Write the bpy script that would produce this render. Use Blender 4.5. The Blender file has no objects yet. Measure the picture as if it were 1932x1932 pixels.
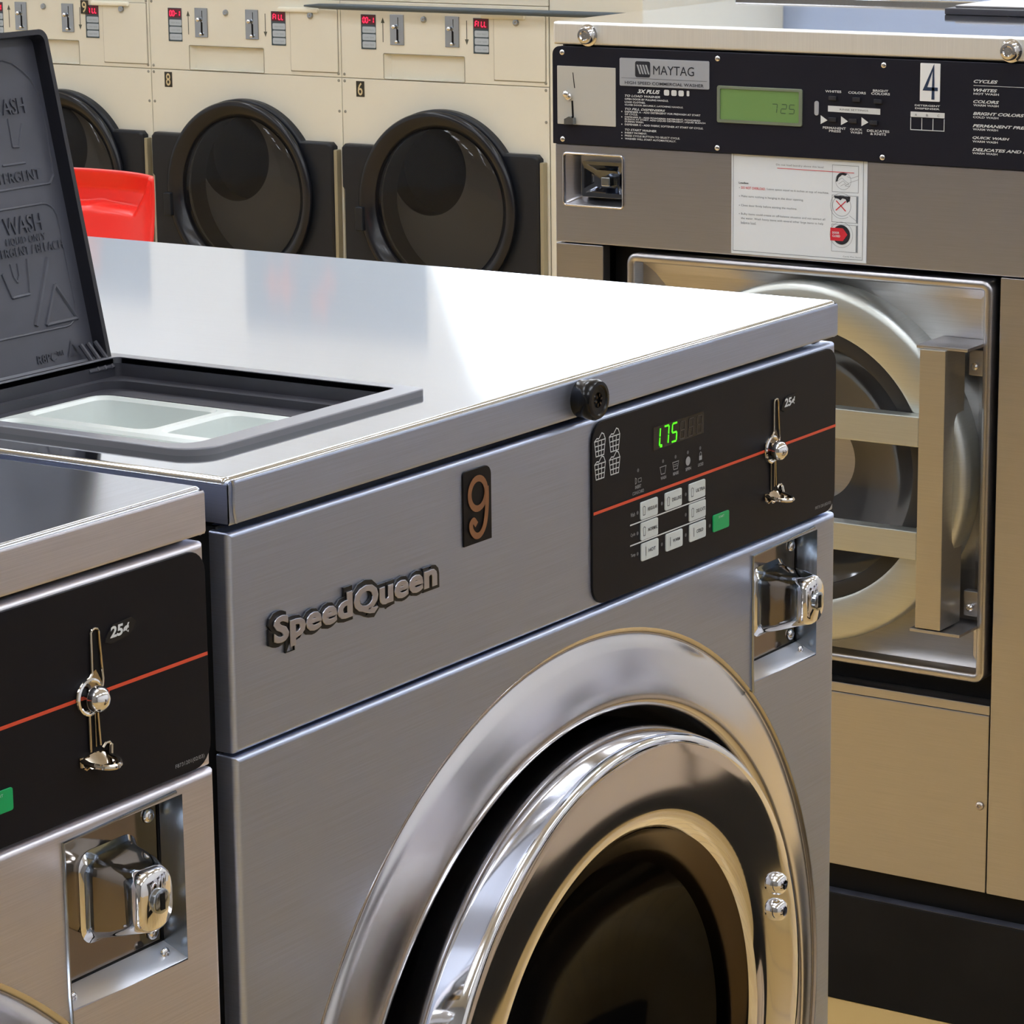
import bpy, bmesh, math, random
from mathutils import Vector, Matrix
random.seed(7)
PI = math.pi
SC = bpy.context.scene
COL = SC.collection

def lin(c):
    return tuple(((v/255)/12.92 if v/255 <= .04045 else ((v/255+.055)/1.055)**2.4) for v in c)

# ------------------------------------------------------------------ camera
cam = bpy.data.cameras.new('camera')
cam.sensor_width = 36.0
cam.lens = 36.0*5898.6/1932
cam.clip_start = .05
co = bpy.data.objects.new('camera', cam)
COL.objects.link(co)
yaw, pit, rol = math.radians(33.515), math.radians(12.833), math.radians(-0.651)
fw = Vector((math.cos(yaw)*math.cos(pit), math.sin(yaw)*math.cos(pit), -math.sin(pit)))
rt = Vector((math.sin(yaw), -math.cos(yaw), 0))
up = rt.cross(fw)
rt2 = rt*math.cos(rol)+up*math.sin(rol)
up2 = -rt*math.sin(rol)+up*math.cos(rol)
CAM = Vector((-1.2935, -1.0417, 1.6915))
mw = Matrix((( rt2.x, up2.x, -fw.x, CAM.x), (rt2.y, up2.y, -fw.y, CAM.y), (rt2.z, up2.z, -fw.z, CAM.z), (0, 0, 0, 1)))
co.matrix_world = mw
SC.camera = co
# ------------------------------------------------------------------ view, world, light levels
SC.view_settings.view_transform = 'Standard'
SC.view_settings.look = 'None'
SC.view_settings.gamma = 1
SC.view_settings.use_curve_mapping = False
SC.view_settings.exposure = 0.55
CEIL_LAMP = 11.0
WINDOW_SKY = 2.2
wd = bpy.data.worlds.new('world')
SC.world = wd
wd.use_nodes = True
wd.node_tree.nodes['Background'].inputs[0].default_value = (.75, .85, 1, 1)
wd.node_tree.nodes['Background'].inputs[1].default_value = .6
SC.cycles.max_bounces = 10
SC.cycles.glossy_bounces = 6
SC.cycles.sample_clamp_indirect = 6
SC.cycles.caustics_reflective = False
SC.cycles.caustics_refractive = False
SC.cycles.use_denoising = True

# ------------------------------------------------------------------ materials
MATS = {}
def mat(name, col, rough=.5, metal=0, emit=0, aniso=0, grain=None, noise=0, spec=.5, alpha=1, trans=0, coat=0, bump=0, nscale=40):
    if name in MATS: return MATS[name]
    m = bpy.data.materials.new(name); m.use_nodes = True
    nt = m.node_tree; b = nt.nodes['Principled BSDF']
    c = lin(col)
    b.inputs['Base Color'].default_value = (*c, 1)
    b.inputs['Roughness'].default_value = rough
    b.inputs['Metallic'].default_value = metal
    b.inputs['Specular IOR Level'].default_value = spec
    b.inputs['Alpha'].default_value = alpha
    b.inputs['Transmission Weight'].default_value = trans
    b.inputs['Coat Weight'].default_value = coat
    b.inputs['Coat Roughness'].default_value = .08
    if emit:
        b.inputs['Emission Color'].default_value = (*c, 1)
        b.inputs['Emission Strength'].default_value = emit
    if aniso:
        b.inputs['Anisotropic'].default_value = aniso
        tn = nt.nodes.new('ShaderNodeTangent'); tn.direction_type = 'RADIAL'; tn.axis = 'Z'
        nt.links.new(tn.outputs[0], b.inputs['Tangent'])
    if grain or noise or bump:
        tc = nt.nodes.new('ShaderNodeTexCoord'); mp = nt.nodes.new('ShaderNodeMapping')
        nz = nt.nodes.new('ShaderNodeTexNoise')
        nt.links.new(tc.outputs['Object'], mp.inputs[0]); nt.links.new(mp.outputs[0], nz.inputs[0])
        nz.inputs['Detail'].default_value = 4
        if grain:
            mp.inputs['Scale'].default_value = grain[:3]
            nz.inputs['Scale'].default_value = 1
            a = grain[3]
        else:
            nz.inputs['Scale'].default_value = nscale; a = noise
        mr = nt.nodes.new('ShaderNodeMapRange')
        mr.inputs['From Min'].default_value = .3; mr.inputs['From Max'].default_value = .7
        mr.inputs['To Min'].default_value = 1-a; mr.inputs['To Max'].default_value = 1+a
        nt.links.new(nz.outputs['Fac'], mr.inputs[0])
        mx = nt.nodes.new('ShaderNodeVectorMath'); mx.operation = 'SCALE'
        mx.inputs[0].default_value = c
        nt.links.new(mr.outputs[0], mx.inputs['Scale'])
        nt.links.new(mx.outputs[0], b.inputs['Base Color'])
        if bump:
            bp = nt.nodes.new('ShaderNodeBump'); bp.inputs['Strength'].default_value = bump
            bp.inputs['Distance'].default_value = .0004
            nt.links.new(nz.outputs['Fac'], bp.inputs['Height']); nt.links.new(bp.outputs[0], b.inputs['Normal'])
    MATS[name] = m
    return m

STEEL = mat('brushed_steel', (188, 198, 221), .38, 1, aniso=.65, grain=(14, 14, 1500, .07))  # cool tint in the colour counters warm bounce from the floor
STEELL = mat('brushed_steel_warm_light', (226, 224, 232), .40, 1, aniso=.65, grain=(14, 14, 1500, .07))  # same steel, with the warmer, brighter light put into its colour
STEELTOP = mat('satin_steel_top', (214, 216, 220), .055, 1, grain=(900, 16, 16, .03))
STEELM = mat('brushed_steel_dark', (184, 183, 186), .32, 1, aniso=.4, grain=(12, 12, 900, .05))
STEELR = mat('polished_ring_steel', (206, 204, 206), .17, 1)
CHROME = mat('chrome', (225, 225, 228), .05, 1)
CHROMEB = mat('bronze_tint_chrome', (190, 180, 165), .07, 1)
ZINC = mat('zinc_plate', (165, 172, 180), .16, 1)
BLACK = mat('black_overlay', (22, 21, 25), .42, 0, spec=.14)
RUBBER = mat('black_rubber', (9, 9, 11), .6, 0, spec=.2)
PLAST = mat('black_plastic', (72, 73, 82), .36, 0, noise=.12, nscale=25, bump=.3)
PLASTD = mat('dark_plastic', (58, 58, 66), .45, 0, noise=.08, nscale=40)
DRBLK = mat('dryer_black_plastic', (31, 34, 40), .36, 0, spec=.28, noise=.05)
CREAM = mat('cream_enamel', (224, 222, 208), .35, 0, noise=.012, nscale=5)
CREAMD = mat('cream_seam', (150, 146, 130), .6)
WHITEP = mat('white_tray_plastic', (228, 234, 230), .35)
WHITE = mat('white_print', (214, 218, 220), .5)
GREYP = mat('grey_print', (150, 152, 156), .5)
DIMP = mat('dim_print', (96, 97, 104), .5)
DARKP = mat('dark_print', (30, 36, 48), .5)
BLUEP = mat('blue_black_print', (28, 50, 82), .5)
SLATE = mat('slate_print', (120, 130, 142), .6)
REDP = mat('red_print', (212, 40, 60), .5)
ORANGE = mat('orange_red_stripe', (214, 78, 48), .45)
GREENB = mat('green_button', (0, 160, 90), .4)
KEYW = mat('pale_button', (205, 212, 212), .4)
BRONZE = mat('bronze_foil', (132, 88, 56), .38, .0, noise=.12, nscale=120)
LEDON = mat('green_led_lit', (70, 255, 20), .4, emit=1.3)
LEDOFF = mat('unlit_led', (44, 36, 34), .4)
LEDWIN = mat('led_window', (30, 28, 27), .2)
LCD = mat('green_lcd', (112, 148, 88), .3, emit=.02)
LCDT = mat('lcd_digits', (66, 92, 66), .5)
REDLED = mat('red_led', (255, 30, 70), .4, emit=1.6)
REDWIN = mat('red_led_window', (92, 26, 44), .3)
REDPL = mat('red_gloss_plastic', (238, 40, 28), .28, 0, spec=.5)
GLASSD = mat('smoked_glass', (12, 11, 11), .08, 0, spec=.16)
GLASSB = mat('black_door_glass', (26, 27, 31), .05, 0, spec=.35, alpha=.5)
DRUM = mat('drum_steel', (60, 58, 56), .35, 1)
KICK = mat('kick_black', (24, 24, 25), .6, 0, spec=.15, noise=.25, nscale=9)
KICKT = mat('kick_scuffed_top', (52, 54, 64), .5, 0, noise=.5, nscale=45)
SIDE = mat('cabinet_side', (40, 40, 42), .5)
LABELW = mat('sticker_white', (226, 234, 242), .45)
SILVER = mat('silver_badge', (172, 178, 188), .4, .25)
PANELK = mat('maytag_black', (31, 32, 42), .45, 0, spec=.15)
WALL = mat('painted_wall', (226, 228, 230), .6, noise=.02, nscale=3)
CEIL = mat('ceiling_paint', (232, 232, 228), .7)
LAMP = mat('lamp_diffuser', (236, 243, 255), .5, emit=CEIL_LAMP)
SKYP = mat('daylight_outside', (236, 244, 255), .5, emit=WINDOW_SKY)
FRAMEW = mat('window_frame_paint', (225, 225, 220), .4)
POSTER = mat('poster_blue_grey', (186, 195, 206), .5)
POSTERF = mat('poster_flowers', (212, 192, 196), .5)

def floor_mat():
    m = bpy.data.materials.new('tan_floor_tile'); m.use_nodes = True
    nt = m.node_tree; b = nt.nodes['Principled BSDF']; b.inputs['Roughness'].default_value = .3
    tc = nt.nodes.new('ShaderNodeTexCoord'); br = nt.nodes.new('ShaderNodeTexBrick')
    br.offset = 0.5; br.inputs['Scale'].default_value = 1
    br.inputs['Brick Width'].default_value = .9; br.inputs['Row Height'].default_value = .15
    br.inputs['Mortar Size'].default_value = .003
    br.inputs['Color1'].default_value = (*lin((214, 180, 118)), 1)
    br.inputs['Color2'].default_value = (*lin((206, 168, 104)), 1)
    br.inputs['Mortar'].default_value = (*lin((138, 120, 92)), 1)
    mp = nt.nodes.new('ShaderNodeMapping'); mp.inputs['Rotation'].default_value = (0, 0, PI/2)
    nt.links.new(tc.outputs['Object'], mp.inputs[0]); nt.links.new(mp.outputs[0], br.inputs[0])
    nt.links.new(br.outputs[0], b.inputs['Base Color'])
    return m
FLOOR = floor_mat()

# ------------------------------------------------------------------ mesh helpers
class MB:
    def __init__(s): s.bm = bmesh.new(); s.wn = False
    def _v(s, p): return s.bm.verts.new(p)
    def box(s, x0, x1, y0, y1, z0, z1, bev=0, seg=2, M=None):
        r = bmesh.ops.create_cube(s.bm, size=1)
        vs = r['verts']
        for v in vs:
            v.co = Vector((x0+(v.co.x+.5)*(x1-x0), y0+(v.co.y+.5)*(y1-y0), z0+(v.co.z+.5)*(z1-z0)))
        if bev:
            s.wn = True
            es = list({e for v in vs for e in v.link_edges})
            g = bmesh.ops.bevel(s.bm, geom=es, offset=bev, segments=seg, affect='EDGES', profile=.5)
            vs = list({v for f in g['faces'] for v in f.verts} | {v for v in vs if v.is_valid})
        if M is not None:
            for v in vs: v.co = M @ v.co
        return s
    def quad(s, pts):
        s.bm.faces.new([s._v(p) for p in pts]); return s
    def loft(s, rings, close=True, cap0=False, cap1=False):
        R = [[s._v(p) for p in r] for r in rings]
        n = len(R[0])
        for a, b in zip(R, R[1:]):
            for i in range(n if close else n-1):
                j = (i+1) % n
                try: s.bm.faces.new((a[i], a[j], b[j], b[i]))
                except ValueError: pass
        if cap0: s.bm.faces.new(R[0])
        if cap1: s.bm.faces.new(R[-1])
        return s
    def lathe(s, prof, n=96, axis='y', cx=0, cz=0, a0=0, a1=2*PI, cap0=False, cap1=False):
        # prof: (r, y) or (r, y, cx, cz)
        rings = []
        full = abs(a1-a0-2*PI) < 1e-6
        m = n if full else n+1
        for p in prof:
            r, y = p[0], p[1]
            x0, z0 = (p[2], p[3]) if len(p) > 3 else (cx, cz)
            ring = []
            for k in range(m):
                a = a0+(a1-a0)*k/n
                if axis == 'y': ring.append((x0+r*math.cos(a), y, z0+r*math.sin(a)))
                else: ring.append((x0+r*math.cos(a), z0+r*math.sin(a), y))
            rings.append(ring)
        return s.loft(rings, full, cap0, cap1)
    def slab(s, loop, y0, y1, er=0, holes=(), hole_depth=None, M=None, back=True, seg=4):
        # loop: function off -> list of (x,z) ; front face at y0 with rounded edge er, walls back to y1
        start = set(s.bm.verts); s.wn = True
        def ring(pts, y): return [s._v((x, y, z)) for x, z in pts]
        front = ring(loop(er), y0)
        es = []
        def link(r):
            o = []
            for i in range(len(r)): o.append(s.bm.edges.new((r[i], r[(i+1) % len(r)])))
            return o
        es += link(front)
        hr = []
        for h in holes:
            hv = ring(h, y0); es += link(hv); hr.append(hv)
        if holes: bmesh.ops.triangle_fill(s.bm, edges=es, use_beauty=True, use_dissolve=False)
        else: s.bm.faces.new(front)
        prev = front
        if er:
            for k in range(1, seg+1):
                a = PI/2*k/seg
                nx = ring(loop(er*(1-math.sin(a))), y0+er*(1-math.cos(a)))
                for i in range(len(nx)):
                    j = (i+1) % len(nx); s.bm.faces.new((prev[i], prev[j], nx[j], nx[i]))
                prev = nx
        nx = ring(loop(0), y1)
        for i in range(len(nx)):
            j = (i+1) % len(nx); s.bm.faces.new((prev[i], prev[j], nx[j], nx[i]))
        if back and not holes: s.bm.faces.new(nx)
        for h, hv in zip(holes, hr):
            d = hole_depth if hole_depth else y1-y0
            nv = ring(h, y0+d)
            for i in range(len(nv)):
                j = (i+1) % len(nv); s.bm.faces.new((hv[i], hv[j], nv[j], nv[i]))
        if M is not None:
            for v in s.bm.verts:
                if v not in start: v.co = M @ v.co
        return s
    def prism(s, pts, y0, y1):
        f = [s._v((x, y0, z)) for x, z in pts]; b = [s._v((x, y1, z)) for x, z in pts]
        s.bm.faces.new(f); s.bm.faces.new(b)
        for i in range(len(f)):
            j = (i+1) % len(f); s.bm.faces.new((f[i], f[j], b[j], b[i]))
        return s
    def flat(s, pts, y):
        s.bm.faces.new([s._v((x, y, z)) for x, z in pts]); return s
    def stroke(s, pts, w, y, closed=False, fn=None):
        # thin printed line in the plane y, one mitred strip
        P = [Vector(p) for p in pts]; n = len(P); L = []; Rr = []
        for i in range(n):
            if closed: a, b = P[i-1], P[(i+1) % n]
            else: a, b = P[max(i-1, 0)], P[min(i+1, n-1)]
            d1 = (P[i]-a) if (closed or i > 0) else (b-P[i]); d2 = (b-P[i]) if (closed or i < n-1) else d1
            d1 = d1.normalized() if d1.length > 1e-9 else d2.normalized(); d2 = d2.normalized() if d2.length > 1e-9 else d1
            n1 = Vector((-d1.y, d1.x)); n2 = Vector((-d2.y, d2.x)); m = n1+n2
            m = m.normalized() if m.length > 1e-6 else n1
            k = min(1/max(m.dot(n1), .35), 2.2)*w/2
            q = P[i].copy()
            if not closed and i == 0: q -= d1*w*.4
            if not closed and i == n-1: q += d1*w*.4
            L.append(q+m*k); Rr.append(q-m*k)
        def V(v):
            p = (v.x, y, v.y)
            return s._v(fn(p) if fn else p)
        lv = [V(v) for v in L]; rv = [V(v) for v in Rr]
        for i in range(n if closed else n-1):
            j = (i+1) % n
            try: s.bm.faces.new((lv[i], lv[j], rv[j], rv[i]))
            except ValueError: pass
        return s
    def tube(s, pts, r, n=8, closed=False, cap=True):
        P = [Vector(p) for p in pts]; m = len(P); rings = []
        rr = r if isinstance(r, (list, tuple)) else [r]*m
        pn = None
        for i in range(m):
            if closed: t = P[(i+1) % m]-P[i-1]
            else: t = P[min(i+1, m-1)]-P[max(i-1, 0)]
            t.normalize()
            if pn is None:
                ref = Vector((0, 0, 1)) if abs(t.z) < .9 else Vector((0, 1, 0))
                pn = t.cross(ref).normalized()
            else:
                pn = (pn-t*pn.dot(t)).normalized()
            bn = t.cross(pn)
            rings.append([P[i]+(pn*math.cos(2*PI*k/n)+bn*math.sin(2*PI*k/n))*rr[i] for k in range(n)])
        if closed: rings.append(rings[0])
        return s.loft(rings, True, cap and not closed, cap and not closed)
    def ball(s, c, r, sy=1, seg=16):
        M = Matrix.Translation(c) @ Matrix.Diagonal((r, r*sy, r, 1))
        bmesh.ops.create_uvsphere(s.bm, u_segments=seg, v_segments=seg//2+2, radius=1, matrix=M); return s
    def text(s, string, x0, x1, z0, z1, y, bold=0, shear=0, ext=0, bev=0, fn=None, space=1):
        cu = bpy.data.curves.new('lettering_source', 'FONT'); cu.body = string; cu.size = 1
        cu.offset = bold; cu.shear = shear; cu.extrude = ext; cu.bevel_depth = bev; cu.resolution_u = 3
        cu.bevel_resolution = 1; cu.space_character = space
        ob = bpy.data.objects.new('lettering_source', cu)
        COL.objects.link(ob)
        dg = bpy.context.evaluated_depsgraph_get()
        me = bpy.data.meshes.new_from_object(ob.evaluated_get(dg))
        vs = [v.co.copy() for v in me.vertices]
        if vs:
            ax, bx = min(v.x for v in vs), max(v.x for v in vs)
            az, bz = min(v.y for v in vs), max(v.y for v in vs)
            sx = (x1-x0)/max(bx-ax, 1e-6); sz = (z1-z0)/max(bz-az, 1e-6)
            nv = []
            for v in vs:
                p = (x0+(v.x-ax)*sx, y-v.z*(sz if ext or bev else 1), z0+(v.y-az)*sz)
                if fn: p = fn(p)
                nv.append(s._v(p))
            for f in me.polygons:
                try: s.bm.faces.new([nv[i] for i in f.vertices])
                except ValueError: pass
        bpy.data.meshes.remove(me); bpy.data.objects.remove(ob); bpy.data.curves.remove(cu)
        return s
    def build(s, name, material, parent=None, smooth=True, ang=35, recalc=True):
        if recalc: bmesh.ops.recalc_face_normals(s.bm, faces=s.bm.faces[:])
        me = bpy.data.meshes.new(name); s.bm.to_mesh(me); s.bm.free()
        me.materials.append(material)
        if smooth:
            me.shade_smooth(); me.set_sharp_from_angle(angle=math.radians(ang))
        o = bpy.data.objects.new(name, me); COL.objects.link(o)
        if parent: o.parent = parent
        if smooth and s.wn:
            md = o.modifiers.new('weighted normals', 'WEIGHTED_NORMAL'); md.weight = 100; md.keep_sharp = True
        return o

class Pieces:
    """several separate parts of one kind: next() starts another"""
    def __init__(s): s.l = [MB()]
    def next(s): s.l.append(MB()); return s
    def __getattr__(s, n): return getattr(s.l[-1], n)
    def build(s, name, *a, **k):
        return [m.build(name, *a, **k) for m in s.l if len(m.bm.verts)]

def rr(x0, x1, z0, z1, r, n=6):
    """rounded rectangle as a function of an inset; r may be one radius or four (BL, BR, TR, TL)"""
    R = r if isinstance(r, (list, tuple)) else (r,)*4
    def f(off=0):
        P = []
        for (cx, cz, sx, sz, a0, q) in ((x0, z0, 1, 1, PI, R[0]), (x1, z0, -1, 1, 1.5*PI, R[1]), (x1, z1, -1, -1, 0, R[2]), (x0, z1, 1, -1, .5*PI, R[3])):
            q2 = max(q-off, 1e-5) if q > off else 1e-5
            ox, oz = cx+sx*(off+q2), cz+sz*(off+q2)
            for k in range(n+1):
                a = a0+PI/2*k/n
                P.append((ox+q2*math.cos(a), oz+q2*math.sin(a)))
        return P
    return f
def circ(cx, cz, r, n=64): return [(cx+r*math.cos(2*PI*k/n), cz+r*math.sin(2*PI*k/n)) for k in range(n)]
def top_M(zt): return Matrix(((1, 0, 0, 0), (0, 0, 1, 0), (0, -1, 0, zt), (0, 0, 0, 1)))   # slab lying flat: (x, front, depth) -> (x, depth, zt-front)

def tag(o, label=None, cat=None, group=None, kind=None):
    if label: o['label'] = label
    if cat: o['category'] = cat
    if group: o['group'] = group
    if kind: o['kind'] = kind
    return o
def thing(name, label, cat, loc=(0, 0, 0), rz=0, group=None):
    o = bpy.data.objects.new(name, None); COL.objects.link(o); o.empty_display_size = .1
    o.location = loc; o.rotation_euler = (0, 0, rz)
    return tag(o, label, cat, group)
def kids(o): return [c for c in bpy.data.objects if c.parent == o]
def copy_tree(o, parent=None):
    ch = kids(o)
    c = o.copy(); COL.objects.link(c); c.parent = parent
    for k in ch: copy_tree(k, c)
    return c
def struct(name, mb, m): return tag(mb.build(name, m), kind='structure')

# ------------------------------------------------------------------ the room
XB, XF, YL, YR, ZC = 7.92, -4.0, 9.5, -4.2, 3.9
struct('floor', MB().box(XF-.1, XB+.1, YR-.1, YL+.1, -.1, 0), FLOOR)
struct('ceiling', MB().box(XF-.1, XB+.1, YR-.1, YL+.1, ZC, ZC+.1), CEIL)
struct('wall_left', MB().box(XF, XB, YL, YL+.1, 0, ZC), WALL)
struct('wall_right', MB().box(XF, XB, YR-.1, YR, 0, ZC), WALL)
struct('wall_front', MB().box(XF-.1, XF, YR, YL, 0, ZC), WALL)
# far wall above and behind the dryers, with the wide window opening
WY0, WY1, WZ0, WZ1 = 0.9, 5.22, 2.2, 3.06
wl = MB()
def wall_loop(off=0): return [(-YL, 0), (-YR, 0), (-YR, ZC), (-YL, ZC)]
MW = Matrix(((0, 1, 0, 0), (-1, 0, 0, 0), (0, 0, 1, 0), (0, 0, 0, 1)))
WIN = [(-WY1-.24, WZ0), (-WY0, WZ0), (-WY0, WZ1), (-WY1, WZ1), (-WY1-.22, 2.55)]
wl.slab(wall_loop, XB, XB+.1, 0, holes=[WIN], M=MW)
struct('wall_back', wl, WALL)
win = bpy.data.objects.new('window_1', None); COL.objects.link(win); win['kind'] = 'structure'
wf = MB()
for q in range(len(WIN)):
    a, b = WIN[q], WIN[(q+1) % len(WIN)]
    wf.tube([(XB+.03, -a[0], a[1]), (XB+.03, -b[0], b[1])], .025, 6)
for yy in (2.3, 3.7): wf.box(XB+.02, XB+.05, yy-.02, yy+.02, WZ0, WZ1)
wf.build('window_frame', FRAMEW, win)
MB().box(XB+.30, XB+.31, WY0-.6, WY1+.9, .3, ZC-.2).build('daylight', SKYP, win)
def poster(y0, y1, z0, z1, label, cat='poster', flowers=True, seed=1):
    t = thing('wall_poster', label, cat, (XB-.004, y1, z0), -PI/2, 'posters high on the back wall')
    MB().box(0, y1-y0, -.003, .003, 0, z1-z0).build('sheet', POSTER, t)
    if flowers:
        rnd = random.Random(seed); fl = Pieces()
        W, H = y1-y0, z1-z0
        for k in range(11):
            cx = W*(.15+.5*rnd.random()); cz = H*(.12+.75*rnd.random()); r = .03+.03*rnd.random()
            pts = []
            for j in range(30):
                a = 2*PI*j/30; q = r*(1+.35*math.cos(5*a+k)); pts.append((cx+q*math.cos(a), cz+q*math.sin(a)))
            fl.next().flat(pts, -.0035-.0002*k)
        fl.build('printed_flower', POSTERF, t, smooth=False)
    return t
poster(5.42, 6.25, 2.2, 2.92, 'blue grey poster printed with pink flowers, nearest the window')
poster(6.72, 7.5, 2.2, 2.86, 'blue grey poster printed with pink flowers, farther from the window', seed=5)
struct('reflection_panel_1', MB().box(XB-.012, XB-.0005, .6, 5.3, .1, 2.1), mat('pale_blue_reflection', (168, 186, 220), .5))  # unseen panel added to give the washer tops a bluish reflection
MATS['wall_front_paint'] = mat('wall_front_paint', (122, 120, 116), .6)
bpy.data.objects['wall_front'].data.materials[0] = MATS['wall_front_paint']
# ceiling lamps
def ceiling_lamp(x, y, lab, first=[None]):
    if first[0] is None:
        t = thing('ceiling_light', lab, 'ceiling light', (x, y, ZC), 0, 'fluorescent troffers in the ceiling')
        MB().box(-.62, .62, -.10, .10, -.035, 0, .006).build('housing', FRAMEW, t)
        MB().box(-.60, .60, -.14, .14, -.115, -.0355, .02, 3).build('diffuser', LAMP, t)  # deepened to spill light sideways onto the ceiling
        first[0] = t
    else:
        t = copy_tree(first[0]); t.location = (x, y, ZC)
    t['label'] = lab
    return t
for ix, x in enumerate((-2.6, -.4, 1.8, 4.0, 6.8)):  # farthest row added to brighten the back wall and ceiling in reflections
    for iy, y in enumerate((-2.6, -.2, 2.2, 4.6, 7.0)):
        ceiling_lamp(x, y, 'unseen long white fluorescent ceiling light above the laundromat floor')

# ------------------------------------------------------------------ front load washers
def seven(mb_on, ch, x, z, w, h, y, sh=.12, t=.0011):
    seg = {'a': ((0, 1), (1, 1)), 'b': ((1, 1), (1, .5)), 'c': ((1, .5), (1, 0)), 'd': ((0, 0), (1, 0)), 'e': ((0, 0), (0, .5)), 'f': ((0, .5), (0, 1)), 'g': ((0, .5), (1, .5))}
    on = {'1': 'bc', '7': 'abc', '5': 'afgcd', '8': 'abcdefg', '2': 'abged', '0': 'abcdef', 'F': 'aefg', 'I': 'ef', 'L': 'def', '-': 'g'}[ch]
    for k in on:
        p, q = seg[k]
        P = Vector((p[0]*w+p[1]*h*sh, p[1]*h)); Q = Vector((q[0]*w+q[1]*h*sh, q[1]*h)); d = (Q-P).normalized()*t*.75
        P += d; Q -= d
        mb_on.stroke([(x+P.x, z+P.y), (x+Q.x, z+Q.y)], t, y)

def basket(mb, cx, cz, w=.0132, h=.0128, y=0, t=.0007):
    top = cz+h*.28; b = cz-h*.5
    xt0, xt1, xb0, xb1 = cx-w*.5, cx+w*.5, cx-w*.36, cx+w*.36
    mb.stroke([(xt0, top), (xt1, top), (xb1, b), (xb0, b)], t, y, True)
    for k in (1, 2):
        f = k/3
        mb.stroke([(xt0+(xb0-xt0)*f, top+(b-top)*f), (xt1+(xb1-xt1)*f, top+(b-top)*f)], t, y)
        mb.stroke([(xt0+(xt1-xt0)*f, top), (xb0+(xb1-xb0)*f, b)], t, y)
    mb.stroke([(xt0, top), (cx-w*.28, top+h*.14), (cx-w*.1, top+h*.1), (cx+w*.18, top+h*.36), (cx+w*.36, top+h*.28), (xt1, top)], t, y)

def pail(mb, cx, cz, w, h, y, t=.0005, lines=False):
    mb.stroke([(cx-w/2, cz+h/2), (cx+w/2, cz+h/2)], t, y)
    mb.stroke([(cx-w*.46, cz+h*.4), (cx-w*.3, cz-h/2), (cx+w*.3, cz-h/2), (cx+w*.46, cz+h*.4)], t, y)
    if lines:
        for k in (-.1, .15): mb.stroke([(cx-w*.3, cz+h*k), (cx+w*.3, cz+h*k)], t*.8, y)

def screw(par, x, y, z, r, m, name='screw', dome=.5):
    s = MB()
    s.lathe([(r, y), (r*.95, y-r*dome*.5), (r*.75, y-r*dome*.85), (r*.42, y-r*dome)], 20, cx=x, cz=z)
    s.lathe([(r*.42, y-r*dome), (r*.36, y-r*dome*.3)], 6, cx=x, cz=z, cap1=True)
    return s.build(name, m, par, ang=50)

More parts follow.
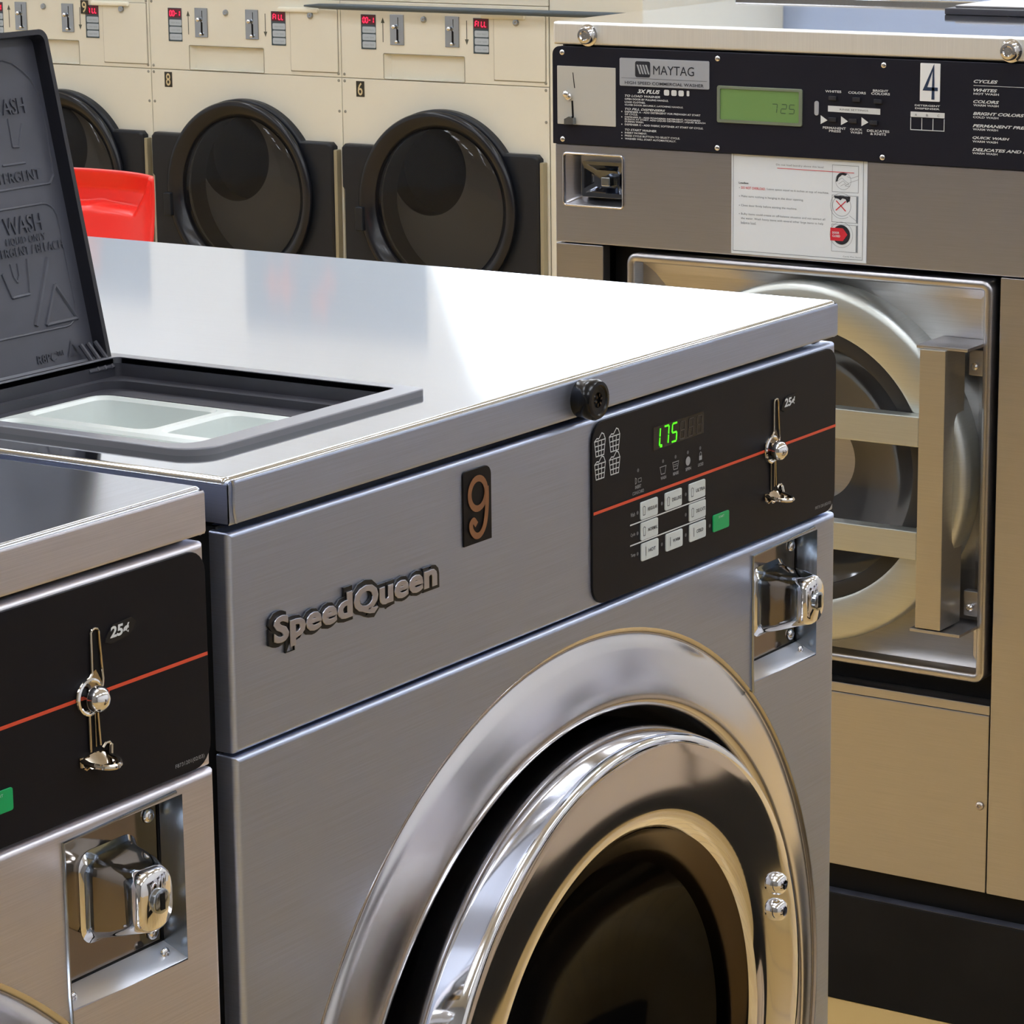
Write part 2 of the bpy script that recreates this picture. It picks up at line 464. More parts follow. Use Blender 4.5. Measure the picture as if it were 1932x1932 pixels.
ZB = .235      # top of the plinth the washers stand on
def make_washer(label, first, loc=(0, 0, 0), rz=0):
    t = thing('front_load_washer', label, 'washing machine', loc, rz, None)
    ST = STEEL if first else STEELL
    # cabinet
    cb = MB()
    cb.box(.004, .012, .012, .80, ZB, 1.306); cb.box(.698, .706, .012, .80, ZB, 1.306); cb.box(.012, .698, .79, .80, ZB, 1.306)
    cb.box(.012, .698, .06, .79, ZB, ZB+.01)
    cb.build('cabinet', SIDE, t)
    # top cover
    hole = rr(.036, .248, .054, .292, .012)(0)
    tp = MB().slab(rr(0, .71, 0, .80, .004), 0, .004, .0035, holes=[hole] if first else (), hole_depth=.02, M=top_M(1.335))
    tp.build('top_cover', STEELTOP if first else mat('brushed_top_hazy', (206, 212, 224), .17, 1, grain=(14, 700, 14, .06)), t)
    sk = MB()
    prof = [(.0, 1.3325), (-.0008, 1.331), (-.0008, 1.3105), (.0, 1.3088), (.002, 1.3083), (.012, 1.3083)]
    sk.loft([[(0.0004, y, z), (.7096, y, z)] for y, z in prof], close=False)
    sk.loft([[(x, 0.0, z), (x, .8, z)] for x, z in ((.0035, 1.3335), (.0008, 1.3325), (.0, 1.331), (.0, 1.3095), (.004, 1.3083))], close=False)
    sk.loft([[(x, 0.0, z), (x, .8, z)] for x, z in ((.7065, 1.3335), (.7092, 1.3325), (.71, 1.331), (.71, 1.3095), (.706, 1.3083))], close=False)
    if first:
        sk.tube([(.0035, -.0012, 1.334), (.0045, -.0016, 1.330), (.0038, -.0016, 1.322), (.0042, -.0016, 1.316), (.0062, -.001, 1.3095)], .0011, 6)
    sk.wn = True; sk.build('top_cover_skirt', ST, t)
    # console
    MB().slab(rr(.0005, .7095, 1.1785, 1.3045, .0015), .0005, .014, .0035).build('console_panel', ST, t)
    cp = MB().slab(rr(.3715, .7075, 1.1805, 1.3015, .0135), -.0012, .0004, .0004).build('control_panel', BLACK, t)
    yp = -.0016
    s = MB().flat([(.3722, 1.2412), (.7068, 1.2420), (.7068, 1.2440), (.3722, 1.2432)], yp); s.build('accent_stripe', ORANGE, cp, smooth=False)
    # printed icons and words
    p = Pieces()
    for cx in (.3803, .3983):
        for cz in (1.2857, 1.2705): basket(p.next().l[-1], cx, cz, y=yp)
    p.build('basket_icon', WHITE, cp, smooth=False)
    p = Pieces()
    for z0 in (1.2252, 1.2113): p.next().flat([(.4173, z0), (.5162, z0), (.5162, z0+.0009), (.4173, z0+.0009)], yp)
    p.build('divider_line', WHITE, cp, smooth=False)
    p = MB()
    p.text('25\u00a2', .6270, .6425, 1.2682, 1.2758, -.0024, bold=.035, shear=.1)
    p.build('price_lettering', WHITE, cp, smooth=False)
    p = Pieces()
    for s_, x0, x1, z in (('Wash', .4180, .4236, 1.2323), ('Cycle', .4180, .4238, 1.2185), ('Temp', .4182, .4240, 1.2046)): p.next().text(s_, x0, x1, z-.0014, z+.0014, yp, bold=.01)
    p.next().text('INSERT', .4240, .4315, 1.2488, 1.2511, yp, bold=.02); p.text('COINS/CARD', .4205, .4350, 1.2451, 1.2473, yp)
    for s_, cx in (('WASH', .4603), ('RINSE', .4766), ('SPIN', .4932), ('LOCKED', .5099)): p.next().text(s_, cx-.0036, cx+.0036, 1.2488, 1.2510, yp, bold=.02)
    p.build('printed_word', GREYP, cp, smooth=False); p = Pieces()
    pail(p.l[-1], .4598, 1.2551, .0082, .0050, yp); pail(p.next().l[-1], .4763, 1.2553, .0082, .0050, yp, lines=True)
    p.next().flat(circ(.4928, 1.2553, .0031, 20), yp)
    p.next().flat([(.5078, 1.2530), (.5116, 1.2530), (.5116, 1.2560), (.5078, 1.2560)], yp); p.stroke([(.5085, 1.256), (.5085, 1.2578), (.5097, 1.2586), (.5109, 1.2578), (.5109, 1.256)], .0005, yp)
    p.next().stroke([(.4242, 1.2522), (.4242, 1.2562), (.4256, 1.2556), (.4260, 1.2542), (.4256, 1.2528), (.4242, 1.2522)], .0005, yp)
    p.stroke([(.4280, 1.2552), (.4318, 1.2552), (.4318, 1.2528), (.4280, 1.2528)], .0004, yp, True)
    p.build('status_icon', GREYP, cp, smooth=False)
    MB().text('F8731201(02/03)', .6765, .7010, 1.1850, 1.1878, yp).build('part_number', GREYP, cp, smooth=False)
    p = Pieces()
    for x, z in ((.4268, 1.2324), (.4582, 1.2326), (.4898, 1.2328), (.4268, 1.2185), (.4898, 1.2187), (.4268, 1.2046), (.4582, 1.2046), (.4898, 1.2046), (.5225, 1.2045), (.4598, 1.2612), (.4762, 1.2612), (.4925, 1.2613), (.5092, 1.2613), (.4277, 1.2609)):
        p.next().flat(circ(x, z, .0013, 12), yp)
    p.build('indicator_lamp', DIMP, cp, smooth=False)
    for s_, x, z in (('REGULAR', .4415, 1.2325), ('DELUXE', .4731, 1.2327), ('ULTRA', .5048, 1.2329), ('NORMAL', .4418, 1.2185), ('DELICATE', .5053, 1.2187), ('HOT', .4423, 1.2043), ('WARM', .4742, 1.2043), ('COLD', .5056, 1.2044)):
        b = MB().slab(rr(x-.0110, x+.0110, z-.0060, z+.0060, .0013, 3), -.0020, -.0012, .0002).build('selection_button', KEYW, cp)
        q = MB(); q.text(s_, x-.0022, x+.0100-(.003 if len(s_) < 5 else 0), z-.0012, z+.0012, -.00215, bold=.02)
        if s_ in ('HOT', 'WARM', 'COLD'): q.stroke([(x-.0056, z-.0028), (x-.0056, z+.0030)], .0006, -.00215)
        else: q.stroke([(x-.0085, z+.0022), (x-.0072, z+.003), (x-.0055, z+.0022), (x-.0058, z-.003), (x-.0082, z-.003), (x-.0085, z+.0022)], .0004, -.00215)
        q.build('button_print', DARKP, b, smooth=False) if False else q.build('button_print', DARKP, cp, smooth=False)
    MB().slab(rr(.5268, .5489, 1.1988, 1.2107, .0013, 3), -.0020, -.0012, .0002).build('start_button', GREENB, cp)
    MB().text('START', .5340, .5415, 1.2075, 1.2090, -.00215).build('start_button_print', WHITE, cp, smooth=False)
    MB().flat([(.4476, 1.2703), (.5142, 1.2710), (.5142, 1.2860), (.4476, 1.2860)], -.0014).build('display_window', LEDWIN, cp, smooth=False)
    on, off = MB(), MB()
    cells = [.4488, .4600, .4708, .4816, .4930, .5044]
    for k, x in enumerate(cells):
        if k < 3 and first: seven(on, '175'[k], x, 1.2722, .0062, .0122, -.0017)
        elif k >= 3: seven(off, '8', x, 1.2722, .0060, .0118, -.0017, t=.0007)
    if first:
        on.box(.4562, .4580, -.0019, -.0014, 1.2712, 1.2730)
        on.build('display_digits', LEDON, cp, smooth=False)
    off.build('unlit_display_digits', LEDOFF, cp, smooth=False)
    pl = MB().prism([(.6232, 1.2684), (.6265, 1.2728), (.6300, 1.2762), (.6450, 1.2772), (.6484, 1.2745), (.6455, 1.2700), (.6420, 1.2680), (.6280, 1.2665)], -.0020, -.0013)
    pl.build('price_label', mat('price_label_brown', (40, 37, 35), .5, spec=.1), t)
    # coin slot
    cs = MB()
    y0 = -.0022
    cs.tube([(.6120, y0, 1.2545), (.6122, y0, 1.2760), (.6132, y0, 1.2774), (.6150, y0, 1.2780), (.6170, y0, 1.2774), (.6182, y0, 1.2755), (.6204, y0, 1.2500), (.6198, y0, 1.2465), (.6170, y0, 1.2440)], .0007, 8)
    cs.tube([(.6120, y0, 1.2545), (.6100, y0, 1.2525), (.6040, y0, 1.2502), (.6005, y0, 1.2470), (.5996, y0, 1.2430), (.6008, y0, 1.2385), (.6045, y0, 1.2355), (.6085, y0, 1.2352)], .0008, 8)
    cs.prism([(.6120, 1.2545), (.6150, 1.2560), (.6196, 1.2480), (.6170, 1.2440), (.6040, 1.2490), (.6100, 1.2525)], -.0021, -.0012)
    cs.tube([(.6085, y0, 1.2352), (.6086, y0, 1.2130)], .0007, 8); cs.tube([(.6150, y0, 1.2352), (.6162, y0, 1.2150)], .0007, 8)
    cs.tube([(.6130, y0, 1.2352), (.6130, y0, 1.2150)], .0004, 6)
    cs.build('coin_slot', CHROMEB, t)
    MB().prism([(.6128, 1.2552), (.6130, 1.2768), (.6150, 1.2776), (.6172, 1.2768), (.6196, 1.2500)], -.0016, -.0012).prism([(.6089, 1.2350), (.6090, 1.2120), (.6158, 1.2130), (.6148, 1.2350)], -.0016, -.0012).build('slot_opening', RUBBER, t, smooth=False)
    bd = MB().lathe([(.0001, -.014), (.0030, -.0135), (.0062, -.0110), (.0072, -.008), (.0070, -.006), (.0050, -.005)], 28, cx=.6096, cz=1.2422)
    bd.lathe([(.0102, -.0014), (.0100, -.0030), (.0090, -.0036), (.0080, -.0030), (.0078, -.0016)], 28, cx=.6095, cz=1.2425)
    bd.lathe([(.0045, -.001), (.0045, -.006)], 20, cx=.6096, cz=1.2422)
    bd.build('coin_return_button', CHROME, t)
    cu = MB()
    loop = []
    for k in range(25):
        a = PI*k/24
        loop.append((.6105+.0092*math.cos(a+PI), -.002-.0155*math.sin(a)**.7, 1.2095-.0022*math.sin(a)))
    loop = [(.6013, -.0018, 1.2105)]+loop[1:-1]+[(.6245, -.0018, 1.2130)]
    cu.tube(loop, .0015, 8)
    cu.loft([[(.6013+.0232*k/6, -.0016, 1.2100+.002*math.sin(PI*k/6)) for k in range(7)], [(.6023+.0205*k/6, -.008, 1.2065) for k in range(7)], [(.6040+.015*k/6, -.0145-.002*math.sin(PI*k/6), 1.2080) for k in range(7)]], close=False)
    cu.tube([(.6010, -.002, 1.2120), (.6010, -.002, 1.2070), (.6040, -.0022, 1.2050), (.6075, -.0022, 1.2062), (.6110, -.0022, 1.2040), (.6160, -.0022, 1.2052)], .0011, 8)
    cu.tube([(.6180, -.002, 1.2130), (.6205, -.002, 1.2150), (.6230, -.002, 1.2150), (.6248, -.002, 1.2128)], .0009, 8)
    cu.build('coin_return_cup', CHROMEB, t)
    # front panel
    ring_hole = circ(.358, .829, .3325, 128)
    vault_hole = [(.5858, 1.0765), (.6830, 1.0745), (.6830, 1.1695), (.5858, 1.1695)]
    fp = MB().slab(rr(.0005, .7115, ZB, 1.1770, .0012), 0, .014, .0038, holes=[ring_hole, vault_hole], hole_depth=.004)
    fp.build('front_panel', ST, t)
    cx, cz = .358, .829
    rg = MB().lathe([(.3330, .0003), (.3312, .0012), (.3290, .0020), (.3270, .0016), (.3250, .0002), (.3180, -.0022), (.3080, -.0056), (.2980, -.0088), (.2900, -.0110), (.2860, -.0116), (.2825, -.0106), (.2802, -.0070), (.2792, 0), (.2790, .03), (.2785, .05)], 160, cx=cx, cz=cz)
    rg.build('door_surround', STEELR, t, ang=60)
    MB().lathe([(.2787, .012), (.276, .05), (.235, .055), (.20, .05), (.165, .040), (.155, .06), (.150, .30)], 96, cx=cx, cz=cz+.005).build('door_gasket', RUBBER, t)
    # door
    dr = MB()
    P = [(.2440, .030, .366, .853), (.2452, .008, .366, .853), (.2453, -.010, .366, .853), (.2445, -.0165, .366, .8535), (.2430, -.0200, .3657, .8542), (.2330, -.0335, .3630, .863), (.2300, -.0368, .3622, .8655), (.2275, -.0388, .3612, .8668), (.2245, -.0401, .3602, .868), (.2215, -.0405, .3600, .8682), (.2150, -.0405, .3595, .8682), (.2070, -.0405, .3590, .8680), (.1980, -.0405, .3585, .8675), (.1890, -.04045, .3580, .8670), (.1810, -.0403, .3575, .8665), (.1760, -.0398, .3572, .8663), (.1735, -.0385, .3571, .8661), (.1715, -.0372, .3570, .8658), (.1695, -.0355, .3570, .8655), (.1680, -.0330, .3570, .8650)]
    dr.lathe(P, 160)
    dro = dr.build('door', CHROME, t, ang=60)
    MB().lathe([(.1680, -.0330, .3570, .8650), (.1665, -.0290, .3578, .862), (.1600, -.0240, .3590, .857), (.1590, -.0180, .3600, .854), (.1570, -.004, .3640, .8440), (.1555, .004, .3646, .8427)], 128).build('window_bezel', mat('bezel_bronze_steel', (78, 68, 58), .24, 1), dro, ang=60)
    MB().lathe([(.1575, -.010, .362, .849), (.150, .004, .3646, .843), (.120, .030, .365, .84), (.07, .048, .365, .84), (.0005, .055, .365, .84)], 96).build('door_glass', GLASSD, dro, ang=60)
    MB().lathe([(.1110, .012, .355, .835), (.1130, .018, .355, .835), (.1110, .024, .355, .835)], 64).build('drum_ring', DRUM, dro) if False else None
    for z in (.9235, .9040): screw(dro, .5500, -.0404, z+.0215, .0082, CHROME, 'rivet', .9)
    # coin vault pocket and lock
    vp = MB()
    X0, X1, Z0, Z1, D = .5858, .6830, 1.0755, 1.1695, .017
    xa, xb, za, zb = X0+.004, X1-.001, Z0+.0075, Z1-.001
    vp.quad([(X1, 0, Z0), (xb, D, za), (xb, D, zb), (X1, 0, Z1)])
    vp.quad([(X0, 0, Z1), (xa, D, zb), (xa, D, za), (X0, 0, Z0)])
    vp.quad([(X0, 0, Z1), (X1, 0, Z1), (xb, D, zb), (xa, D, zb)])
    v = vp.build('coin_vault', mat('vault_wall_cool_sheen', (158, 172, 188), .22, 1), t, smooth=False)  # bluish reflection on the pocket sides put into their colour
    MB().quad([(xa, D, za), (xb-.0008, D, za), (xb-.0008, D, zb), (xa, D, zb)]).build('vault_back', mat('vault_back_dim', (134, 126, 118), .10, 1), v, smooth=False)  # dim brown reflection put into the back plate's colour
    MB().tube([(xb-.0004, D-.0003, za), (xb-.0004, D-.0003, zb)], .0006, 6).tube([(xa, D-.0003, za), (xb, D-.0003, za)], .0006, 6).build('vault_seam', RUBBER, v)
    MB().quad([(X0, 0, Z0), (xa, D, za), (xb, D, za), (X1, 0, Z0)]).build('vault_ledge', mat('vault_ledge_lit', (232, 232, 236), .42, .8), v, smooth=False)  # bright light on the ledge put into its colour
    MB().tube([(X0+.001, -.0006, Z0-.006), (X0, -.0006, Z0+.01), (X0, -.0006, Z1), (X1-.006, -.0006, Z1+.0028)], .0011, 6).build('vault_rim', ZINC, v)
    hs = MB(); rings = []
    for k, (y, x0, x1, z0, z1, r) in enumerate(((.0168, .6160, .6640, 1.0995, 1.1515, .010), (.0145, .6185, .6615, 1.1015, 1.1495, .009), (.0100, .6195, .6595, 1.1030, 1.1475, .008), (-.0020, .6165, .6530, 1.1070, 1.1485, .008), (-.0150, .6125, .6450, 1.1120, 1.1495, .008), (-.0240, .6100, .6385, 1.1150, 1.1500, .009), (-.0290, .6100, .6368, 1.1160, 1.1500, .011), (-.0310, .6118, .6350, 1.1180, 1.1482, .0105))):
        rings.append([(x, y, z) for x, z in rr(x0, x1, z0, z1, r, 5)(0)])
    hs.loft(rings, True, False, True)
    h = hs.build('lock_housing', CHROME, v, ang=50)
    lk = MB().lathe([(.0068, -.0305), (.0068, -.0335), (.0058, -.0340), (.0005, -.0340)], 24, cx=.6234, cz=1.1330)
    lk.build('lock_cylinder', ZINC, v)
    MB().box(.6218, .6250, -.0345, -.0338, 1.1285, 1.1375).build('keyhole', RUBBER, v)
    for x, y, z in ((.6735, .0165, 1.1570), (.6735, .0165, 1.0900), (.5985, .0165, 1.0960)): screw(v, x, y, z, .0042, CHROME)
    for x, z in ((.6730, 1.0795), (.5965, 1.0795)): screw(v, x, .008, z, .0037, CHROME)
    return t

W1 = make_washer('front-load washer numbered 9 with its black dispenser lid flipped open', True)
W2 = make_washer('stainless front-load washer at the left edge, beside the one numbered 9', False, (-.7297, 0, 0))
yp = -.0012
# parts only the numbered washer shows
lk = MB().lathe([(.0120, -.0008), (.0120, -.0060), (.0128, -.0075), (.0132, -.0125), (.0120, -.0150), (.0098, -.0152), (.0090, -.0142), (.0050, -.0140), (.0045, -.0120), (.0004, -.0120)], 40, cx=.3583, cz=1.3205)
lo = lk.build('top_cover_lock', RUBBER, W1); lo.data.materials.clear(); lo.data.materials.append(mat('black_gloss_plastic', (12, 12, 15), .22, spec=.3))
ks = MB()
for k in range(6):
    a = 2*PI*k/6+.3; ks.box(-.0006, .0006, -.0147, -.0141, .0022, .0042, M=Matrix.Translation((.3583, 0, 1.3205)) @ Matrix.Rotation(a, 4, 'Y'))
ks.build('lock_teeth', CHROME, lo)
nb = MB().slab(rr(.2255, .2556, 1.2503, 1.2966, (.0002, .0002, .006, .003)), -.0008, .0004, .0002).build('number_plate', mat('number_plate_black', (20, 16, 16), .5, spec=.15), W1)
def nine(cx, cz, w, h, y, t):
    m = MB()
    P = []
    for k in range(28):
        a = 2*PI*k/27
        P.append((cx+w*.40*math.cos(a), cz+h*.22+h*.24*math.sin(a)))
    m.stroke(P, t, y, True)
    Q = [(cx+w*.42, cz+h*.25), (cx+w*.42, cz+h*.05), (cx+w*.38, cz-h*.15), (cx+w*.28, cz-h*.33), (cx+w*.08, cz-h*.44), (cx-w*.14, cz-h*.44), (cx-w*.32, cz-h*.35), (cx-w*.36, cz-h*.24), (cx-w*.24, cz-h*.19), (cx-w*.14, cz-h*.24)]
    S = []
    for i in range(len(Q)-1):
        p0, p1, p2, p3 = Q[max(i-1, 0)], Q[i], Q[i+1], Q[min(i+2, len(Q)-1)]
        for k in range(5):
            u = k/5
            S.append(tuple(.5*((2*p1[j])+(-p0[j]+p2[j])*u+(2*p0[j]-5*p1[j]+4*p2[j]-p3[j])*u*u+(-p0[j]+3*p1[j]-3*p2[j]+p3[j])*u**3) for j in (0, 1)))
    S.append(Q[-1])
    m.stroke(S, t, y-.0002)
    return m
nine(.2402, 1.2726, .0225, .0390, -.0014, .0040).build('numeral', BRONZE, nb, smooth=False)
np_ = MB()
np_.text('SpeedQueen', .0312, .1982, 1.2262, 1.2524, -.0004, bold=.085, ext=.02, bev=.012, space=1.06)
no = np_.build('nameplate', mat('nameplate_black', (12, 12, 14), .3), W1, smooth=False)
q = MB(); q.text('SpeedQueen', .0350, .1945, 1.2294, 1.2494, -.0018, bold=.03, ext=.010, bev=.014, space=1.06)
q.build('raised_lettering', mat('nameplate_chrome', (205, 205, 215), .3, 1), no, ang=25)

# soap dispenser
df = MB().slab(rr(.033, .2560, .046, .2995, (.022, .006, .004, .006)), 0, .0045, .0012, holes=[rr(.043, .2455, .062, .286, (.016, .004, .004, .004))(0)], hole_depth=.004, M=top_M(1.3395))
dfo = df.build('dispenser_frame', mat('black_frame_sheen', (122, 123, 130), .30, spec=.8), W1)  # black plastic made grey, its grazing sheen put into the colour
wl = MB()
lo_ = rr(.043, .2455, .062, .286, (.016, .004, .004, .004))(0); li = rr(.048, .2330, .067, .2805, .014)(0); l2 = rr(.052, .2175, .073, .2770, .012)(0)
def zr(L, z): return [(x, y, z) for x, y in L]
wl.loft([zr(lo_, 1.3390), zr(lo_, 1.3270), zr(li, 1.3268), zr(li, 1.3215), zr(l2, 1.3205), zr(l2, 1.310)])
wl.build('dispenser_well', PLASTD, dfo)
tr = MB()
t0 = 0
def tub(x0, x1, y0, y1, r=.010, zt=1.3200, zb=1.262):
    a = rr(x0, x1, y0, y1, r)(0); b = rr(x0+.002, x1-.002, y0+.002, y1-.002, r)(0); c = rr(x0+.005, x1-.005, y0+.005, y1-.005, r)(0)
    tr.loft([zr(a, zt), zr(b, zt-.002), zr(c, zb)], True, False, True)
cells = [(.0560, .1310, .0770, .2730), (.1400, .2150, .0770, .1670), (.1400, .2150, .1735, .2740)]
tr.slab(rr(.052, .2178, .073, .2772, .012), 0, .003, 0, holes=[rr(a, b, c, d, .010)(0) for a, b, c, d in cells], hole_depth=.001, M=top_M(1.3200))
for a, b, c, d in cells: tub(a, b, c, d)
tr.wn = False
tro = tr.build('detergent_tray', WHITEP, dfo)
MB().box(.160, .1625, .190, .240, 1.285, 1.3085, .001).build('tray_divider', WHITEP, tro) if False else MB().box(.160, .1625, .190, .240, 1.285, 1.3085, .001).build('tray_divider', WHITEP, dfo)

# flipped open dispenser lid, leaning back
L = math.hypot(.046, .219); uy, uz = .046/L, .219/L
ML = Matrix(((1, 0, 0, 0), (0, uz, uy, .2985), (0, -uy, uz, 1.332), (0, 0, 0, 1)))     # local (x, normal, up the lid)
lid = MB()
xr_, xl = .2440, .040
lid.slab(rr(xl, xr_, -.002, .2212, (.003, .003, .007, .007)), .0, .0035, .001, M=ML)
ri = rr(xl+.0035, xr_-.0035, .006, .2178, (.003, .003, .005, .005))(0); ro = rr(xl, xr_, -.002, .2212, (.003, .003, .007, .007))(0)
def tl(L_, d): return [tuple(ML @ Vector((x, -d, h))) for x, h in L_]
lid_rim = MB(); lid_rim.loft([tl(ro, -.003), tl(ro, .0095), tl(ro, .0105), tl(ri, .0105), tl(ri, .0095), tl(ri, .0)])
lo = lid.build('dispenser_lid', PLAST, W1); lid_rim.build('lid_rim', mat('lid_rim_shaded', (34, 34, 40), .35, spec=.4), lo)  # rim is the lid's plastic, darkened in colour for its shade
em = Pieces()
fn = lambda p: tuple(ML @ Vector((p[0]+(.0145 if p[1] > -.0030 else 0), p[1], p[2]+(.004 if p[1] > -.003 else 0))))
def line(pts, w=.0014, closed=False):
    for i in range(len(pts)-(0 if closed else 1)):
        a, b = pts[i], pts[(i+1) % len(pts)]
        em.tube([fn((a[0], .0001, a[1])), fn((b[0], .0001, b[1]))], w*.5, 6)
line(rr(.128, .2165, .0265, .1070, (.012, .012, .012, .006), 5)(0), .0018, True)
arch = [(.128, .1190), (.2155, .1190), (.2208, .1245), (.2228, .1528), (.2215, .1773), (.2165, .1870), (.2102, .1929), (.2020, .1985), (.1940, .2008), (.150, .2008), (.128, .19)]
em.next(); line(arch, .0018, True); em.next()
line([(.1549, .0671), (.1599, .0511), (.1765, .0515), (.1802, .0738)], .0024)
em.next(); line([(.1640, .0725), (.1650, .0640), (.1674, .0601), (.1700, .0640), (.1705, .072)], .0020)
em.next(); line([(.1994, .0720), (.1763, .0306)], .0038)
em.next(); line([(.2010, .0543), (.2161, .0302), (.1859, .0299)], .0030, True)
em.next(); line([(.1750, .1345), (.1965, .1344)], .0018); line([(.1887, .1637), (.1879, .1454), (.1935, .1450), (.2004, .1594)], .0018); line([(.160, .1637), (.160, .1345)], .0018)
em.build('embossed_symbol', PLAST, lo)
tx = Pieces()
tx.next().text('WASH', .1647, .1998, .0903, .1016, -.0006, bold=.0, ext=.03, fn=fn)
tx.next().text('LIQUID ONLY', .1640, .2010, .0830, .0885, -.0006, ext=.03, fn=fn); tx.next().text('DETERGENT / BLEACH', .1440, .2156, .0765, .0822, -.0006, ext=.03, fn=fn)
tx.next().text('WASH', .1720, .2060, .1660, .1762, -.0006, ext=.03, fn=fn)
tx.next().text('DETERGENT', .1560, .2080, .1228, .1298, -.0006, ext=.03, fn=fn)
tx.next().text('R8PC\u2122', .1709, .1960, .0062, .0120, -.0006, ext=.03, fn=fn)
tx.next().stroke([(.2010, .0080), (.2100, .0085), (.2055, .0165)], .0012, -.0008, True, fn=fn)
tx.build('embossed_word', mat('embossed_plastic', (66, 67, 76), .42), lo, smooth=False)
hg = MB()
for k, x in enumerate((.224, .231, .238)):
    a = [fn((x, -.0035, .018)), fn((x+.0015, -.0035, .018)), fn((x+.0015, -.012, .001)), fn((x, -.012, .001))]
    b = [fn((x, -.0035, .001)), fn((x+.0015, -.0035, .001))]
    hg.tube([fn((x, -.004, .017)), fn((x+.002, -.010, .004)), fn((x+.003, -.0125, -.002))], .0017, 8)
hg.tube([fn((.218, -.011, -.001)), fn((.243, -.011, -.001))], .0022, 10)
hg.build('lid_hinge', PLASTD, lo)
MB().lathe([(.0045, 0), (.0045, .0008), (.0036, .0010)], 20).bm.free() if False else None

# opposite row of washers, across the aisle
for k, x in enumerate((.40, 1.14, 1.88, 2.62)):
    c = copy_tree(W2); c.location = (x+.71, -1.30, 0); c.rotation_euler = (0, 0, PI)
    c['label'] = 'stainless front-load washer across the aisle, number %s from the near end' % ('one', 'two', 'three', 'four')[k]
    c['group'] = 'washers across the aisle'
# plinths
pa = MB().box(-1.6, .72, .03, .83, 0, ZB-.0005, .004).build('washer_plinth', KICK); tag(pa, 'black plinth under the two nearest steel washers', 'plinth')
pb = MB().box(.38, 3.4, -2.11, -1.33, 0, ZB-.0005, .004).build('washer_plinth', KICK); tag(pb, 'black plinth under the washers across the aisle', 'plinth')

# ------------------------------------------------------------------ big stainless washer number 4 (built facing -y, turned to face -x)
MX, MY = 2.5, 1.389
t = thing('front_load_washer', 'large stainless washer with black panel and white number 4 plate', 'washing machine', (MX, MY, 0), -PI/2)
ZP = .2015
MB().box(.003, .768, .004, .50, ZP, 1.350).build('cabinet', SIDE, t) if False else None
cb = MB()
cb.box(.002, .006, .02, .52, ZP, 1.352); cb.box(.765, .769, .02, .52, ZP, 1.352); cb.box(.006, .765, .51, .52, ZP, 1.352); cb.box(.006, .765, .30, .51, ZP, ZP+.01)
cb.build('cabinet', SIDE, t)
# lid
lid = MB()
lid.box(0.001, .770, .004, .53, 1.3775, 1.3830, .0022)
lid.box(.004, .767, .53, .56, 1.2, 1.3830) if False else None
lido = lid.build('top_cover', STEELTOP, t)
MB().slab(rr(0, .771, 1.3505, 1.3828, .003), -.004, .03, .004).build('top_cover_skirt', mat('bright_brushed_steel', (232, 232, 228), .5, .85, grain=(1200, 10, 12, .04)), lido)
MB().box(0, .771, .522, .74, 1.25, 1.3905, .004).build('rear_cover', STEELTOP, t)
db = MB().box(.446, .768, .345, .51, 1.383, 1.3925, .002)
db.build('dispenser_frame', PLASTD, t)
MB().box(.456, .765, .360, .50, 1.3925, 1.396, .001).build('dispenser_lid', STEELM, t)
for x in (.0600, .7110):
    k = MB().lathe([(.0155, -.004), (.0155, -.0055), (.0125, -.0065), (.0120, -.0145), (.0105, -.0165), (.0070, -.0170)], 28, cx=x, cz=1.3650)
    k.lathe([(.0070, -.0170), (.0055, -.0150), (.0004, -.0150)], 28, cx=x, cz=1.3650)
    ko = k.build('lid_lock', CHROME, lido)
# black control panel
pn = MB().slab(rr(.0, .771, 1.2095, 1.3485, (.001, .001, .01, .012)), -.006, .004, .001).build('control_panel', PANELK, t)
yq = -.0064
MB().slab(rr(.0089, .1066, 1.2380, 1.3208, .001), -.0072, -.006, .0004).build('coin_plate', mat('satin_coin_plate', (200, 200, 194), .42, .3), pn)
MB().prism([(.0350, 1.3120), (.0362, 1.3120), (.0392, 1.2900), (.0378, 1.2900)], -.0074, -.0071).prism([(.0328, 1.2720), (.0358, 1.2720), (.0370, 1.2480), (.0338, 1.2480)], -.0074, -.0071).build('coin_slot', RUBBER, pn, smooth=False)
MB().ball((.0270, -.0130, 1.2815), .0052, .7, 14).ball((.0290, -.0095, 1.2780), .0060, .7, 14).build('coin_return_knob', CHROME, pn)
MB().prism([(.0250, 1.2460), (.0330, 1.2500), (.0400, 1.2480), (.0405, 1.2390), (.0250, 1.2385)], -.0150, -.007).build('coin_return_cup', ZINC, pn)
bd = MB().slab(rr(.1136, .2589, 1.2965, 1.3355, .002), -.0074, -.006, .0003).build('name_badge', SILVER, pn)
lg = MB(); yb = -.0078
lg.slab(rr(.1395, .1640, 1.3095, 1.3318, .003), yb, -.0074, 0)
lg.text('MAYTAG', .1690, .2350, 1.3140, 1.3265, yb); lg.flat([(.117, 1.3075), (.256, 1.3075), (.256, 1.3079), (.117, 1.3079)], yb)
lg.text('HIGH SPEED COMMERCIAL WASHER', .1225, .2505, 1.2992, 1.3035, yb, bold=.01)
lg.build('badge_print', DARKP, bd, smooth=False)
st = MB()
for k in range(4):
    x = .1420+k*.0046
    st.flat([(x, 1.3270), (x+.0028, 1.3270), (x+.0075, 1.3140), (x+.0048, 1.3140)], yb-.0003)
st.build('badge_stripes', SILVER, bd, smooth=False)
wp = Pieces()
wp.text('3X PLUS', .1425, .1792, 1.2870, 1.2925, yq, bold=.04, shear=.3)
for k, x in enumerate((.1900, .2020, .2135)): wp.flat(rr(x-.0043, x+.0043, 1.2855, 1.2935, .002, 3)(0), yq)
